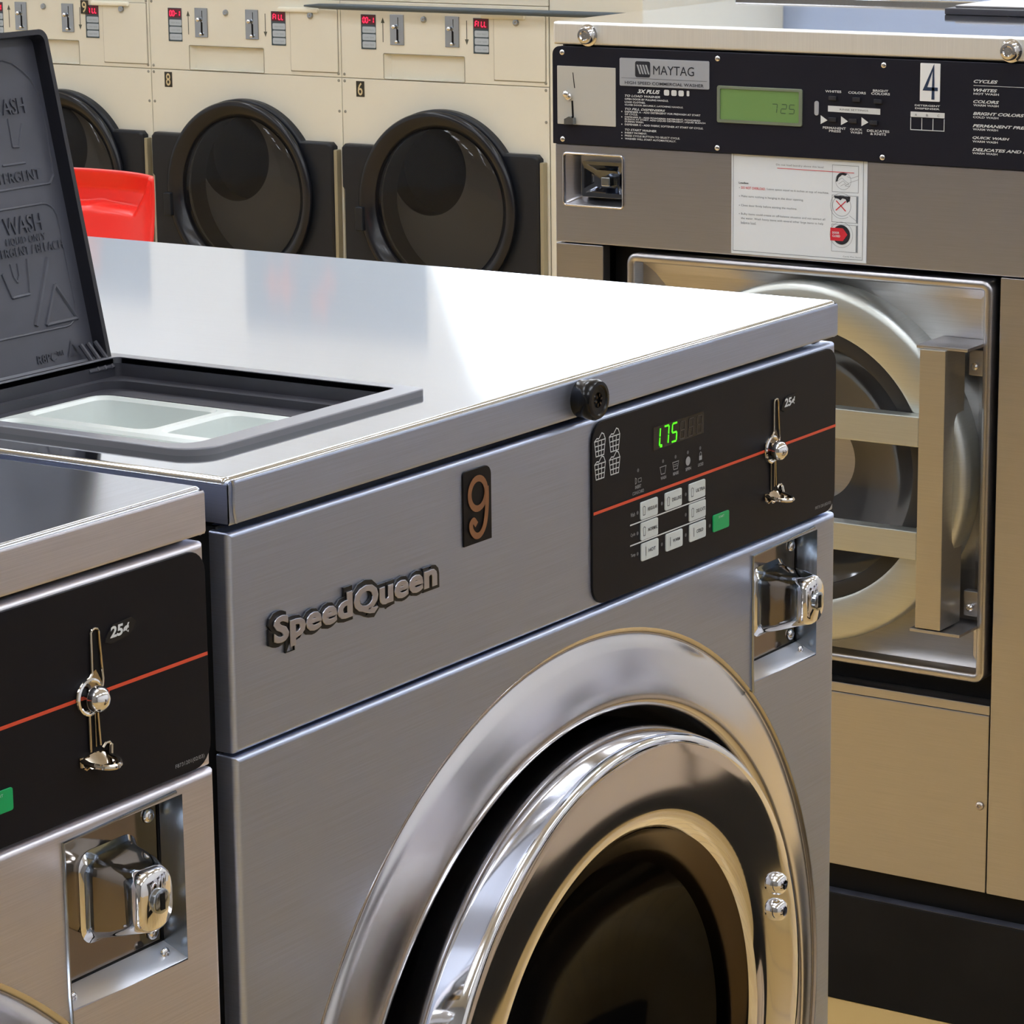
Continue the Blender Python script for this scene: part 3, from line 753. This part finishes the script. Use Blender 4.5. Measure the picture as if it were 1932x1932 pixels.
wp.flat(rr(.2225, .2268, 1.2860, 1.2935, .001, 3)(0), yq)
wp.build('model_lettering', WHITE, pn, smooth=False); wp = Pieces()
LN = [('TO LOAD WASHER', 768, 325, 1), ('OPEN DOOR BY PULLING HANDLE.', 797, 400, 0), ('LOAD CLOTHES.', 825, 190, 0), ('CLOSE DOOR SECURELY, LATCHING HANDLE.', 852, 535, 0), ('TO FILL DISPENSERS', 890, 370, 1), ('DISPENSER A - ADD DETERGENT FOR PREWASH AT START', 915, 690, 0), ('OF CYCLE.', 938, 120, 0), ('DISPENSER B - ADD POWDERED DETERGENT, POWDERED', 965, 690, 0), ('BLEACH AT START. ADD LIQUID DETERGENT, LIQUID BLEACH', 985, 735, 0), ('DURING WASH.', 1006, 175, 0), ('DISPENSER C - ADD FABRIC SOFTENER AT START OF CYCLE.', 1033, 715, 0), ('TO START WASHER', 1083, 290, 1), ('INSERT PAYMENT.', 1110, 205, 0), ('PRESS CYCLE BUTTON TO SELECT CYCLE.', 1137, 505, 0), ('WASHER WILL START AUTOMATICALLY.', 1165, 470, 0)]
for s_, y_, w_, hd in LN:
    z = 1.2825-(y_-768)*.000152
    if hd: wp.next()
    wp.text(s_, .1215, .1215+w_*.0001785, z-.0013, z+.0013+.0004*hd, yq, bold=.02, shear=.25 if hd else 0)
    if not hd and y_ not in (797, 825, 852, 938, 985, 1006): wp.flat(circ(.1165, z, .0009, 8), yq)
wp.build('printed_instructions', WHITE, pn, smooth=False); wp = Pieces()
for s_, x0, x1, z in (('WHITES', .4395, .4640, 1.3018), ('COLORS', .4745, .5010, 1.3015), ('BRIGHT', .5115, .5345, 1.3055), ('COLORS', .5090, .5370, 1.3015), ('PERMANENT', .4365, .4715, 1.2525), ('PRESS', .4460, .4640, 1.2485), ('QUICK', .4780, .4965, 1.2520), ('WASH', .4785, .4960, 1.2480), ('DELICATES', .5035, .5370, 1.2515), ('& KNITS', .5085, .5320, 1.2475)):
    wp.next().text(s_, x0, x1, z-.0016, z+.0016, yq, bold=.02)
wp.build('button_name', WHITE, pn, smooth=False); wp = Pieces()
wp.flat([(.4440, 1.2745), (.5230, 1.2735), (.5230, 1.2815), (.4440, 1.2825)], yq)
for x in (.4330, .4640, .4950): wp.next().flat([(x, 1.2570), (x+.0105, 1.2625), (x, 1.2690)], yq)
wp.build('printed_mark', WHITE, pn, smooth=False); wp = Pieces()
wp.text('DETERGENT', .5740, .6110, 1.2875, 1.2898, yq, bold=.02); wp.text('DISPENSER', .5745, .6105, 1.2835, 1.2858, yq, bold=.02)
wp.flat([(.5680, 1.2720), (.6180, 1.2720), (.6180, 1.2800), (.5680, 1.2800)], yq)
wp.stroke([(.5685, 1.2725), (.6175, 1.2725), (.6175, 1.2560), (.5685, 1.2560)], .001, yq, True)
for x in (.5848, .6012): wp.stroke([(x, 1.2725), (x, 1.2560)], .001, yq)
wp.build('dispenser_legend', WHITE, pn, smooth=False); wp = Pieces()
wp.text('CYCLES', .6590, .6935, 1.3215, 1.3258, yq, bold=.03, shear=.3)
wp.flat([(.659, 1.3178), (.762, 1.3178), (.762, 1.3184), (.659, 1.3184)], yq)
for s_, s2, w_, z in (('WHITES', 'HOT WASH', .034, 1.3122), ('COLORS', 'WARM WASH', .037, 1.2972), ('BRIGHT COLORS', 'COLD WASH', .073, 1.2815), ('PERMANENT PRESS', 'WARM WASH', .083, 1.2655), ('QUICK WASH', 'WARM WASH', .053, 1.2495), ('DELICATES AND KNITS', 'WARM WASH', .100, 1.2340)):
    wp.next().text(s_, .6590, .6590+w_, z-.0020, z+.0020, yq, bold=.03, shear=.3); wp.text(s2, .6592, .6955, z-.0062, z-.0034, yq, bold=.02)
wp.build('cycle_name', WHITE, pn, smooth=False)
gp = Pieces()
gp.text('RINSE SETTINGS', .462, .505, 1.2770, 1.2792, yq-.0002); 
for k, x in enumerate((.5745, .5910, .6075)): gp.text('ABC'[k], x, x+.003, 1.2745, 1.2775, yq-.0002)
gp.build('small_print', DARKP, pn, smooth=False)
for x, z in ((.4520, 1.2930), (.4880, 1.2925), (.5200, 1.2915), (.4520, 1.2640), (.4830, 1.2635), (.5140, 1.2625)):
    MB().box(x-.006, x+.006, -.0095, -.006, z-.003, z+.003, .0008).build('push_button', mat('button_black', (44, 46, 54), .25), pn)
MB().slab(rr(.4235, .4300, 1.2685, 1.2880, .003), -.0072, -.006, .0003).build('status_lamp', SILVER, pn)
lc = MB().slab(rr(.2715, .4050, 1.2520, 1.3030, .003), -.0080, -.006, .0008, holes=[rr(.2765, .4000, 1.2565, 1.2990, .002)(0)], hole_depth=.0018).build('screen_bezel', mat('clear_bezel', (120, 130, 112), .2), pn)
MB().flat([(.2760, 1.2560), (.4005, 1.2560), (.4005, 1.2995), (.2760, 1.2995)], -.0066).build('lcd_screen', LCD, lc, smooth=False)
q = MB()
for k, c in enumerate('725'): seven(q, c, .3570+k*.0125+(.002 if k else 0), 1.2690, .0080, .0120, -.0069, t=.0011)
q.build('lcd_digits', LCDT, lc, smooth=False)
for x in (.0171, .2718, .5271):
    for z in (1.3398, 1.2165): screw(pn, x, -.006, z, .0042, CHROME, 'panel_screw')
pl = MB().slab(rr(.5815, .6105, 1.2945, 1.3448, .001), -.0072, -.006, .0002).build('number_plate', mat('number_plate_white', (235, 238, 240), .35), pn)
q = MB(); q.stroke([(.6010, 1.2990), (.6010, 1.3395), (.5890, 1.3110), (.6060, 1.3110)], .0046, -.0076); q.build('numeral', BLUEP, pl if False else pn, smooth=False)
# body panels
rec = [(.0155, 1.1225), (.1140, 1.1225), (.1140, 1.1950), (.0155, 1.1950)]
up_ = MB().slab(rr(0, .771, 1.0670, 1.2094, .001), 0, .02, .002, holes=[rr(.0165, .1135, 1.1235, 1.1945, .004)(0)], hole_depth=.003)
up_.build('upper_panel', mat('brushed_steel_cool_light', (180, 185, 202), .32, 1, aniso=.4, grain=(12, 12, 900, .05)), t)  # same steel as the other panels, cooler reflected light put into colour
rc = MB()
a = rr(.0165, .1135, 1.1235, 1.1945, .004)(0); b = rr(.0305, .1125, 1.1315, 1.1935, .004)(0)
rc.loft([[(x, .002, z) for x, z in a], [(x, .022, z) for x, z in b]], True, False, True)
rco = rc.build('latch_recess', STEELM, t)
MB().tube([(x, -.0006, z) for x, z in rr(.0150, .1150, 1.1215, 1.1960, .005)(0)], .0018, 8, closed=True).build('recess_rim', STEELR, rco)
ph = MB()
a = rr(.0400, .1115, 1.1340, 1.1850, .003)(0); b = rr(.0440, .1080, 1.1400, 1.1800, .006)(0); c_ = rr(.055, .098, 1.147, 1.172, .008)(0)
ph.loft([[(x, .021, z) for x, z in a], [(x, .008, z) for x, z in a], [(x, .0085, z) for x, z in b], [(x, .0175, z) for x, z in c_]], True, False, True)
ph.build('door_latch', mat('dark_chrome', (105, 110, 122), .08, 1), rco)
MB().slab(rr(.073, .088, 1.1500, 1.1640, .002), .006, .018, .002).build('latch_button', ZINC, rco)
MB().box(.0, .0805, .0, .02, ZP, 1.0655, .0018).build('left_side_panel', STEELM, t)
MB().box(.7012, .771, .0, .02, ZP, 1.0655, .0018).build('right_side_panel', STEELM, t)
MB().box(.0815, .6995, .001, .02, ZP, .4580, .0020).build('lower_panel', STEELM, t)
screw(t, .6885, 0, .3270, .0060, mat('pale_screw', (200, 190, 180), .3, .8))
MB().box(.0805, .7012, .035, .04, .455, 1.068).build('door_recess', RUBBER, t)
MB().box(.0820, .6995, .002, .035, .4582, .472, .0015).build('recess_sill', STEELM, t)
# door plate with raised rounded lip
lp = MB()
lo1 = rr(.1195, .6900, .5020, 1.0590, .016)
def rg(off, y): return [(x, y, z) for x, z in lo1(off)]
lp.loft([rg(0, .034), rg(0, .002), rg(.002, .0), rg(.006, -.0008), rg(.011, .0), rg(.013, .003), rg(.015, .022), rg(.030, .030)], True, False, True)
dp = lp.build('door_plate', STEELM, t, ang=50)
# round door
cx, cz = .4137, .7858
dr = MB().lathe([(.2520, .030), (.2545, .0), (.2540, -.018), (.2505, -.024), (.2440, -.0262), (.2000, -.0262), (.1955, -.0240), (.1952, -.012)], 120, cx=cx, cz=cz)
dr.build('door', mat('light_brushed_steel', (196, 200, 196), .42, 1, grain=(14, 14, 700, .04)), t, ang=50)
door = kids(t)[-1]
MB().lathe([(.1955, -.0200), (.1800, -.0215), (.1735, -.0195), (.1725, -.010)], 96, cx=cx, cz=cz).build('door_gasket', mat('door_rubber', (38, 37, 36), .5), door)
MB().lathe([(.1750, -.016), (.165, -.010), (.15, .0), (.12, .018), (.06, .030), (.0005, .033)], 80, cx=cx, cz=cz).build('door_glass', mat('round_door_glass', (58, 58, 60), .08, 0, spec=.7), door)
for z0, z1 in ((.8335, .8760), (.6770, .7170)):
    MB().box(.150, .6100, -.0500, -.0262, z0, z1, .0025).build('door_bar', MATS['light_brushed_steel'], door)
hp = MB().box(.6120, .6500, -.0560, .006, .5850, .9700, .0012)
ho = hp.build('hinge_post', mat('post_brushed_steel', (190, 186, 176), .36, 1, grain=(14, 14, 700, .04)), t)
MB().box(.6040, .6790, -.0500, .028, .9700, .9745, .0008).build('hinge_bracket', STEELM, ho)
MB().box(.6040, .6790, -.0560, .028, .5790, .5835, .0008).build('hinge_bracket', STEELM, ho)
for z in (.945, .61):
    MB().box(.651, .674, .012, .026, z-.018, z+.018, .002).build('hinge_block', STEELM, ho)
    MB().lathe([(.005, .012), (.005, .004), (.003, .002), (.0004, .002)], 12, cx=.6640, cz=z-.004).build('bolt', CHROME, ho)
# instruction sticker
sk = MB().box(.2917, .5022, -.0010, -.0001, 1.0702, 1.2094).build('instruction_sticker', LABELW, t, smooth=False)
ys = -.0013
p = MB()
p.stroke([(.2946, 1.2094), (.2946, 1.0742), (.4965, 1.0742), (.4965, 1.2094)], .0007, ys)
p.text('Do not load laundry above this level', .3622, .4355, 1.1957, 1.1990, ys)
p.text('Leave space equal to 6 inches at top of machine.', .3480, .4442, 1.1610, 1.1645, ys)
for s_, w_, z in (('Make sure nothing is hanging in the door opening.', .0980, 1.1508), ('Close door firmly before starting the machine.', .0880, 1.1380), ('Bulky items could create an off-balance situation and not extract all', .1315, 1.1262), ('the water. Wash heavy items with several other large items to help', .1290, 1.1200), ('balance load.', .0240, 1.1142)):
    p.text(s_, .3072, .3072+w_, z-.0020, z+.0017, ys)
for z in (1.1625, 1.1508, 1.1380, 1.1262): p.flat(circ(.3045, z, .0006, 8), ys)
for z0, z1 in ((1.1655, 1.2019), (1.1240, 1.1609), (1.0839, 1.1209)):
    p.stroke([(.4492, z0), (.4890, z0), (.4890, z1), (.4492, z1)], .0005, ys, True)
p.stroke(circ(.4660, 1.1808, .0118, 32), .0004, ys, True)
for k in range(3): p.stroke([(.4560+.003*k, 1.1795-.003*k), (.4640+.002*k, 1.1850-.004*k), (.4700, 1.1800-.003*k), (.4740+.001*k, 1.1780-.002*k)], .0004, ys)
p.stroke([(.4690, 1.1740), (.4760, 1.1790), (.4885, 1.1835)], .0004, ys); p.stroke([(.4720, 1.1870), (.4780, 1.1850), (.4885, 1.1885)], .0004, ys)
p.stroke(circ(.4640, 1.1465, .0140, 32), .0005, ys, True); p.stroke(circ(.4640, 1.1465, .0175, 32)[4:28], .0004, ys)
p.stroke([(.4760, 1.1340), (.4870, 1.1270)], .0004, ys)
p.stroke(circ(.4640, 1.1070, .0175, 32), .0004, ys, True)
for z0, z1 in ((1.1245, 1.1604), (1.0844, 1.1204)): p.flat([(.4862, z0), (.4884, z0), (.4884, z1), (.4862, z1)], ys)
p.text('Cycle Plus 5mm', .4668, .4945, 1.0762, 1.0785, ys)
p.build('sticker_print', SLATE, sk, smooth=False)
p = MB()
p.text('Loading:', .3034, .3190, 1.1672, 1.1708, ys, bold=.02)
p.flat([(.4560, 1.1870), (.4600, 1.1910), (.4660, 1.1925), (.4720, 1.1905), (.4690, 1.1880), (.4640, 1.1890), (.4590, 1.1850), (.4570, 1.1800), (.4545, 1.1790)], ys)
p.flat([(.4520, 1.1600), (.4770, 1.1600), (.4765, 1.1540), (.4720, 1.1510), (.4700, 1.1560), (.4650, 1.1570), (.4620, 1.1540), (.4590, 1.1560), (.4530, 1.1570)], ys)
p.flat(circ(.4640, 1.1070, .0135, 32), ys-.0001)
p.build('sticker_dark_print', DARKP, sk, smooth=False)
p = MB()
p.stroke([(.3642, 1.1929), (.4821, 1.1925)], .0008, ys-.0002)
p.text('DO NOT OVERLOAD.', .3073, .3457, 1.1610, 1.1645, ys, bold=.01)
p.stroke([(.4560, 1.1530), (.4700, 1.1400)], .0014, ys-.0002); p.stroke([(.4700, 1.1530), (.4555, 1.1405)], .0014, ys-.0002)
p.flat([(.4473, 1.1160), (.4665, 1.1160), (.4735, 1.1077), (.4665, 1.0985), (.4473, 1.0985)], ys-.0003)
p.build('sticker_red_print', REDP, sk, smooth=False)
p = MB(); p.text('DOOR', .4505, .4610, 1.1080, 1.1110, ys-.0006, bold=.02); p.text('CLOSED', .4505, .4625, 1.1035, 1.1065, ys-.0006, bold=.02); p.build('sticker_white_print', LABELW, sk, smooth=False)
# plinth under it
pk = thing('washer_plinth', 'black plinth with scuffed ledge under the washer numbered 4', 'plinth', (MX, MY, 0), -PI/2)
MB().box(-.02, 1.6, -.005, .74, 0, .1605, .003).build('base', KICK, pk)
MB().box(-.02, 1.6, -.004, .74, .1605, .1615).build('ledge', KICKT, pk)
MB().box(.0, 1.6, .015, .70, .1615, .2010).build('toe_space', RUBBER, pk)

# ------------------------------------------------------------------ tumble dryers
def make_dryer(label, num):
    t = thing('tumble_dryer', label, 'dryer', (7.0, 5.101, 0), -PI/2, 'cream tumble dryers in the row on the back wall')
    W = .808
    b = MB()
    b.slab(rr(.0012, W-.0012, .06, .8092, .001), 0, .02, .002, holes=[circ(.404, .415, .262, 64)], hole_depth=.02)
    b.build('lower_front', CREAM, t)
    b = MB()
    recess = [(.172, .8135), (.488, .8135), (.488, .894), (.172, .894)]
    b.slab(rr(.0012, W-.0012, .8108, 1.0600, .001), 0, .02, .002, holes=[rr(.172, .488, .8140, .894, .003)(0)], hole_depth=.006)
    co_ = b.build('coin_panel', CREAM, t)
    b = MB(); a1 = rr(.172, .488, .8140, .894, .003)(0); a2 = rr(.210, .482, .8180, .884, .003)(0)
    b.loft([[(x, .004, z) for x, z in a1], [(x, .045, z) for x, z in a2]], True, False, True)
    b.build('coin_drawer', CREAM, t)
    dk = kids(t)[-1]
    MB().tube([(x, -.0003, z) for x, z in rr(.171, .489, .8125, .895, .004)(0)], .0012, 6, closed=True).build('drawer_edge', CREAMD, dk)
    MB().lathe([(.010, .045), (.010, .038), (.006, .036), (.0004, .036)], 20, cx=.350, cz=.8600).build('drawer_lock', ZINC, dk)
    b = MB(); b.slab(rr(.0012, W-.0012, 1.0615, 1.985, .002), 0, .02, .002); b.box(.005, W-.005, .24, .85, .02, 1.98); b.box(.005, W-.005, .02, .24, .72, 1.98); b.box(.005, .09, .02, .24, .02, .72); b.box(W-.09, W-.005, .02, .24, .02, .72)
    b.build('upper_front', CREAM, t)
    b = MB().slab(rr(.604, .796, .826, 1.0300, .004), -.004, -.0005, .0015)
    sd = b.build('service_door', CREAM, t); MB().box(.6018, .7990, -.0012, -.0002, .8232, 1.0320).build('service_door_gap', CREAMD, sd)
    MB().box(.560, .725, -.016, -.001, 1.018, 1.0335, .005).build('door_pull', mat('pale_pull', (232, 230, 215), .3), sd)
    MB().lathe([(.011, -.004), (.011, -.009), (.005, -.010), (.0004, -.009)], 18, cx=.690, cz=1.0085).build('service_door_lock', ZINC, sd)
    MB().stroke([(.802, .822), (.802, 1.032)], .0022, -.0012).stroke([(.600, .8235), (.800, .8235)], .0018, -.0012).build('door_shadow_gap', CREAMD, t, smooth=False) if False else None
    MB().lathe([(.011, .0), (.010, -.005), (.005, -.006), (.0004, -.005)], 18, cx=.333, cz=1.0076).build('panel_lock', ZINC, co_)
    for x0, x1 in ((.2003, .2545), (.4162, .4700)):
        s = MB().slab(rr(x0, x1, .9228, 1.0205, .001), -.003, 0, .0008).build('coin_slot_plate', ZINC, t)
        MB().prism([(x0+.026, .934), (x0+.033, .934), (x0+.033, .972), (x0+.026, .978)], -.0036, -.003).prism([(x0+.031, .985), (x0+.033, .985), (x0+.033, 1.012), (x0+.031, 1.012)], -.0036, -.003).build('coin_slot', RUBBER, s, smooth=False)
        MB().ball((x0+.019, -.011, .982), .0075, .8, 12).ball((x0+.028, -.009, .934), .006, .8, 12).build('coin_return_knob', CHROME, s)
    for i, (x0, x1) in enumerate(((.0840, .1425), (.5244, .5830))):
        s = MB().slab(rr(x0, x1, .906, 1.0180, .001), -.002, 0, .0004).build('timer_label', mat('timer_label_dark', (58, 76, 86), .4), t)
        MB().flat([(x0+.003, .986), (x1-.001, .986), (x1-.001, 1.016), (x0+.003, 1.016)], -.0024).build('display_window', REDWIN, s, smooth=False)
        b = Pieces()
        for k in range(3): b.next().slab(rr(x0+.006, x1, .9110+.0240*k, .9110+.0240*k+.0200, .004, 4), -.0028, -.002, .0003)
        b.build('selection_button', mat('timer_button', (176, 188, 200), .4), s)
        b = Pieces()
        for k, wd_ in enumerate(('HIGH TEMP', 'LOW TEMP', 'PERM PRESS')): b.next().text(wd_, x0+.014, x1-.006, .9175+.0240*k, .9225+.0240*k, -.0031)
        b.build('button_print', mat('timer_print', (142, 154, 166), .5), s, smooth=False)
        b = MB()
        for k, c in enumerate(('00-1', 'FILL')[i]): seven(b, c, x0+.0085+.0115*k, .9915, .0080, .0170, -.0028, sh=.05, t=.0030)
        b.build('display_digits', REDLED, s, smooth=False)
    b = Pieces()
    b.stroke([(.1705, .932), (.1705, 1.002)], .0032, -.0003); b.flat([(.1630, .992), (.1780, .992), (.1705, 1.010)], -.0003)
    b.next().stroke([(.4985, 1.008), (.4985, .945)], .0032, -.0003); b.flat([(.4910, .950), (.4985, .932), (.5060, .950)], -.0003)
    b.build('printed_arrow', mat('arrow_print', (88, 92, 82), .6), t, smooth=False)
    for x, z in ((.012, .800), (.796, .800), (.012, .822), (.796, .822), (.012, .700), (.796, .700), (.012, 1.038), (.796, 1.038)):
        MB().lathe([(.005, 0), (.004, -.002), (.0004, -.0025)], 12, cx=x, cz=z).build('screw', mat('grey_screw', (150, 150, 140), .4, .4), t)
    # number plate
    if num:
        s = MB().slab(rr(.0590, .0916, .7505, .8015, .001), -.0012, 0, .0002).build('number_plate', mat('dryer_number_black', (40, 38, 30), .4), t)
        MB().text(num, .0655, .0850, .7550, .7970, -.0016, bold=.01).build('numeral', mat('gold_cream_numeral', (206, 190, 150), .4), s, smooth=False)
    # black door surround
    cx, cz = .404, .415
    R = .310
    def sur(off=0):
        P = []
        x0, x1, z0, z1 = .012+off, .785-off, .08+off, .5975-off
        zc = z1
        th = math.asin((zc-cz)/(R-off))
        P += [(x0+.008, z0), (x0+.008, .255), (x0, .262) if False else (x0+.008, .262), (x0+.008, .448), (x0, .456), (x0, z1-.012), (x0+.012, z1)]
        n = 40
        for k in range(n+1):
            a = PI-th+(2*th-PI)*k/n
            P.append((cx+(R-off)*math.cos(a), cz+(R-off)*math.sin(a)))
        P += [(x1-.014, z1), (x1, z1-.014), (x1, z0)]
        return P
    b = MB().slab(sur, -.030, .0, .010, holes=[circ(cx, cz, .285, 96)], hole_depth=.01)
    so = b.build('door_surround', DRBLK, t, ang=50)
    b = MB().lathe([(.2860, -.028), (.2980, -.034), (.3040, -.042), (.3060, -.052), (.3010, -.060), (.2900, -.062), (.2760, -.058), (.2640, -.048), (.2520, -.040), (.2490, -.030), (.2480, -.010)], 128, cx=cx, cz=cz)
    do = b.build('door', mat('door_ring_black', (22, 24, 31), .22, 0, spec=.4), t, ang=60)
    b = MB().lathe([(.2500, -.036), (.235, -.044), (.20, -.052), (.12, -.060), (.0005, -.063)], 96, cx=cx, cz=cz)
    b.build('door_glass', GLASSB, do)
    b = MB().slab(lambda off=0: circ(cx, cz, .345-off, 64), .10, .11, 0, holes=[circ(.268, .512, .152, 64)], hole_depth=.10)
    b.build('drum_front', mat('drum_front_grey', (112, 110, 106), .5), t)
    MB().lathe([(.1515, .105), (.1515, .18), (.0005, .185)], 64, cx=.268, cz=.512).build('drum_interior', RUBBER, t)
    MB().lathe([(.262, -.005), (.262, .10)], 64, cx=cx, cz=cz).build('door_throat', mat('throat_dark', (40, 40, 42), .5), t)
    b = MB().box(.7860, .8000, -.026, 0, .08, .575, .003)
    b.build('door_hinge_strip', mat('beige_hinge_strip', (150, 142, 118), .4), t)
    MB().slab(rr(.095, .125, .32, .40, .006), -.075, -.058, .005).build('door_handle', DRBLK, do)
    return t
D6 = make_dryer('cream dryer numbered 6 with glowing red timers, beside the stainless washer', '6')
D8 = copy_tree(D6); D8.location = (7.0, 5.909, 0); D8['label'] = 'cream dryer numbered 8, its round black door between the red chair and dryer 6'
D10 = copy_tree(D6); D10.location = (7.0, 6.717, 0); D10['label'] = 'cream dryer behind the open black dispenser lid, a red chair before it'
D12 = copy_tree(D6); D12.location = (7.0, 7.525, 0); D12['label'] = 'cream dryer at the far left end of the row'
for d, num in ((D8, '8'), (D10, None), (D12, None)):
    for k in kids(d):
        if k.name.split('.')[0] == 'number_plate':
            for n in kids(k):
                if num:
                    tmp = MB().text(num, .0655, .0850, .7550, .7970, -.0016, bold=.01)
                    bmesh.ops.recalc_face_normals(tmp.bm, faces=tmp.bm.faces[:])
                    me = bpy.data.meshes.new('numeral'); tmp.bm.to_mesh(me); tmp.bm.free(); me.materials.append(MATS['gold_cream_numeral']); n.data = me
                else: bpy.data.objects.remove(n)
            if not num: bpy.data.objects.remove(k)
# dark bumper rail along the upper edge of the right-hand dryers
np10 = MB().slab(rr(.507, .540, .988, 1.034, .001), -.0055, -.003, .0002).build('number_plate', MATS['dryer_number_black'], D10)
MB().text('9', .5135, .5335, .992, 1.030, -.0059, bold=.01).build('numeral', MATS['gold_cream_numeral'], np10, smooth=False)
rl = MB(); rl.tube([(6.985, 5.235, 1.0405), (6.965, 5.16, 1.0430), (6.960, 5.06, 1.0430), (6.960, 4.30, 1.0430), (6.960, 4.16, 1.0430), (6.96, 3.98, 1.0430)], [.003, .008, .0100, .0100, .0100, .010], 12)
tag(rl.build('bumper_rail', mat('slate_rail', (72, 84, 92), .35)), 'dark slate bumper rail running above the coin panel of dryer 6', 'rail')
pnl = MB().box(7.0, 7.9, 3.95, 4.29, .02, 1.985, .003).build('end_panel', CREAM); tag(pnl, 'cream end panel closing the dryer row beside dryer 6', 'panel')

# ------------------------------------------------------------------ red moulded chair
ch = thing('moulded_chair', 'glossy red moulded plastic chair in front of the dryers', 'chair', (4.05, 3.61, 0), 0)
# back faces the camera side (-x); local y runs to the left of the picture
sh = MB()
n, m = 72, 60
rows = []
for i in range(n+1):
    u = i/n*2-1                      # across, -1 = right side of the picture
    row = []
    for j in range(m+1):
        v = j/m                      # down the back from the rim
        hw = .212+.035*v
        y = u*hw
        z = .888-.43*v+.004*(1-u*u)
        q = min((.95-1.5*v-abs(u))/.07, (.205+.03*abs(u)-v)/.03)
        q = max(0, min(1, q)); q = q*q*(3-2*q)
        x = .034*q*(1-.6*max(0, 1-v/.10)) - .16*v*v - .02*v
        row.append((x-.05*abs(u)**3, y, z))
    rows.append(row)
sh.loft(rows, close=False)
o = sh.build('backrest', REDPL, ch, ang=80)
md = o.modifiers.new('thickness', 'SOLIDIFY'); md.thickness = .008
st = MB(); rows = []
for i in range(17):
    u = i/8-1; row = []
    for j in range(17):
        v = j/16
        x = -.19-.40*v; y = u*(.245-.02*v*v)
        z = .455-.03*math.sin(PI*v)*(1-u*u)+.03*u*u*(1-v)-.02*v**4
        row.append((x, y, z))
    rows.append(row)
st.loft(rows, close=False)
o = st.build('seat', REDPL, ch, ang=80); md = o.modifiers.new('thickness', 'SOLIDIFY'); md.thickness = .008
for sx in (-.52, -.16):
    for sy in (-.2, .2):
        MB().tube([(sx, sy*.8, .44), (sx+(.04 if sx > -.3 else -.03), sy*1.1, .006)], .011, 10).build('leg', CHROME, ch)
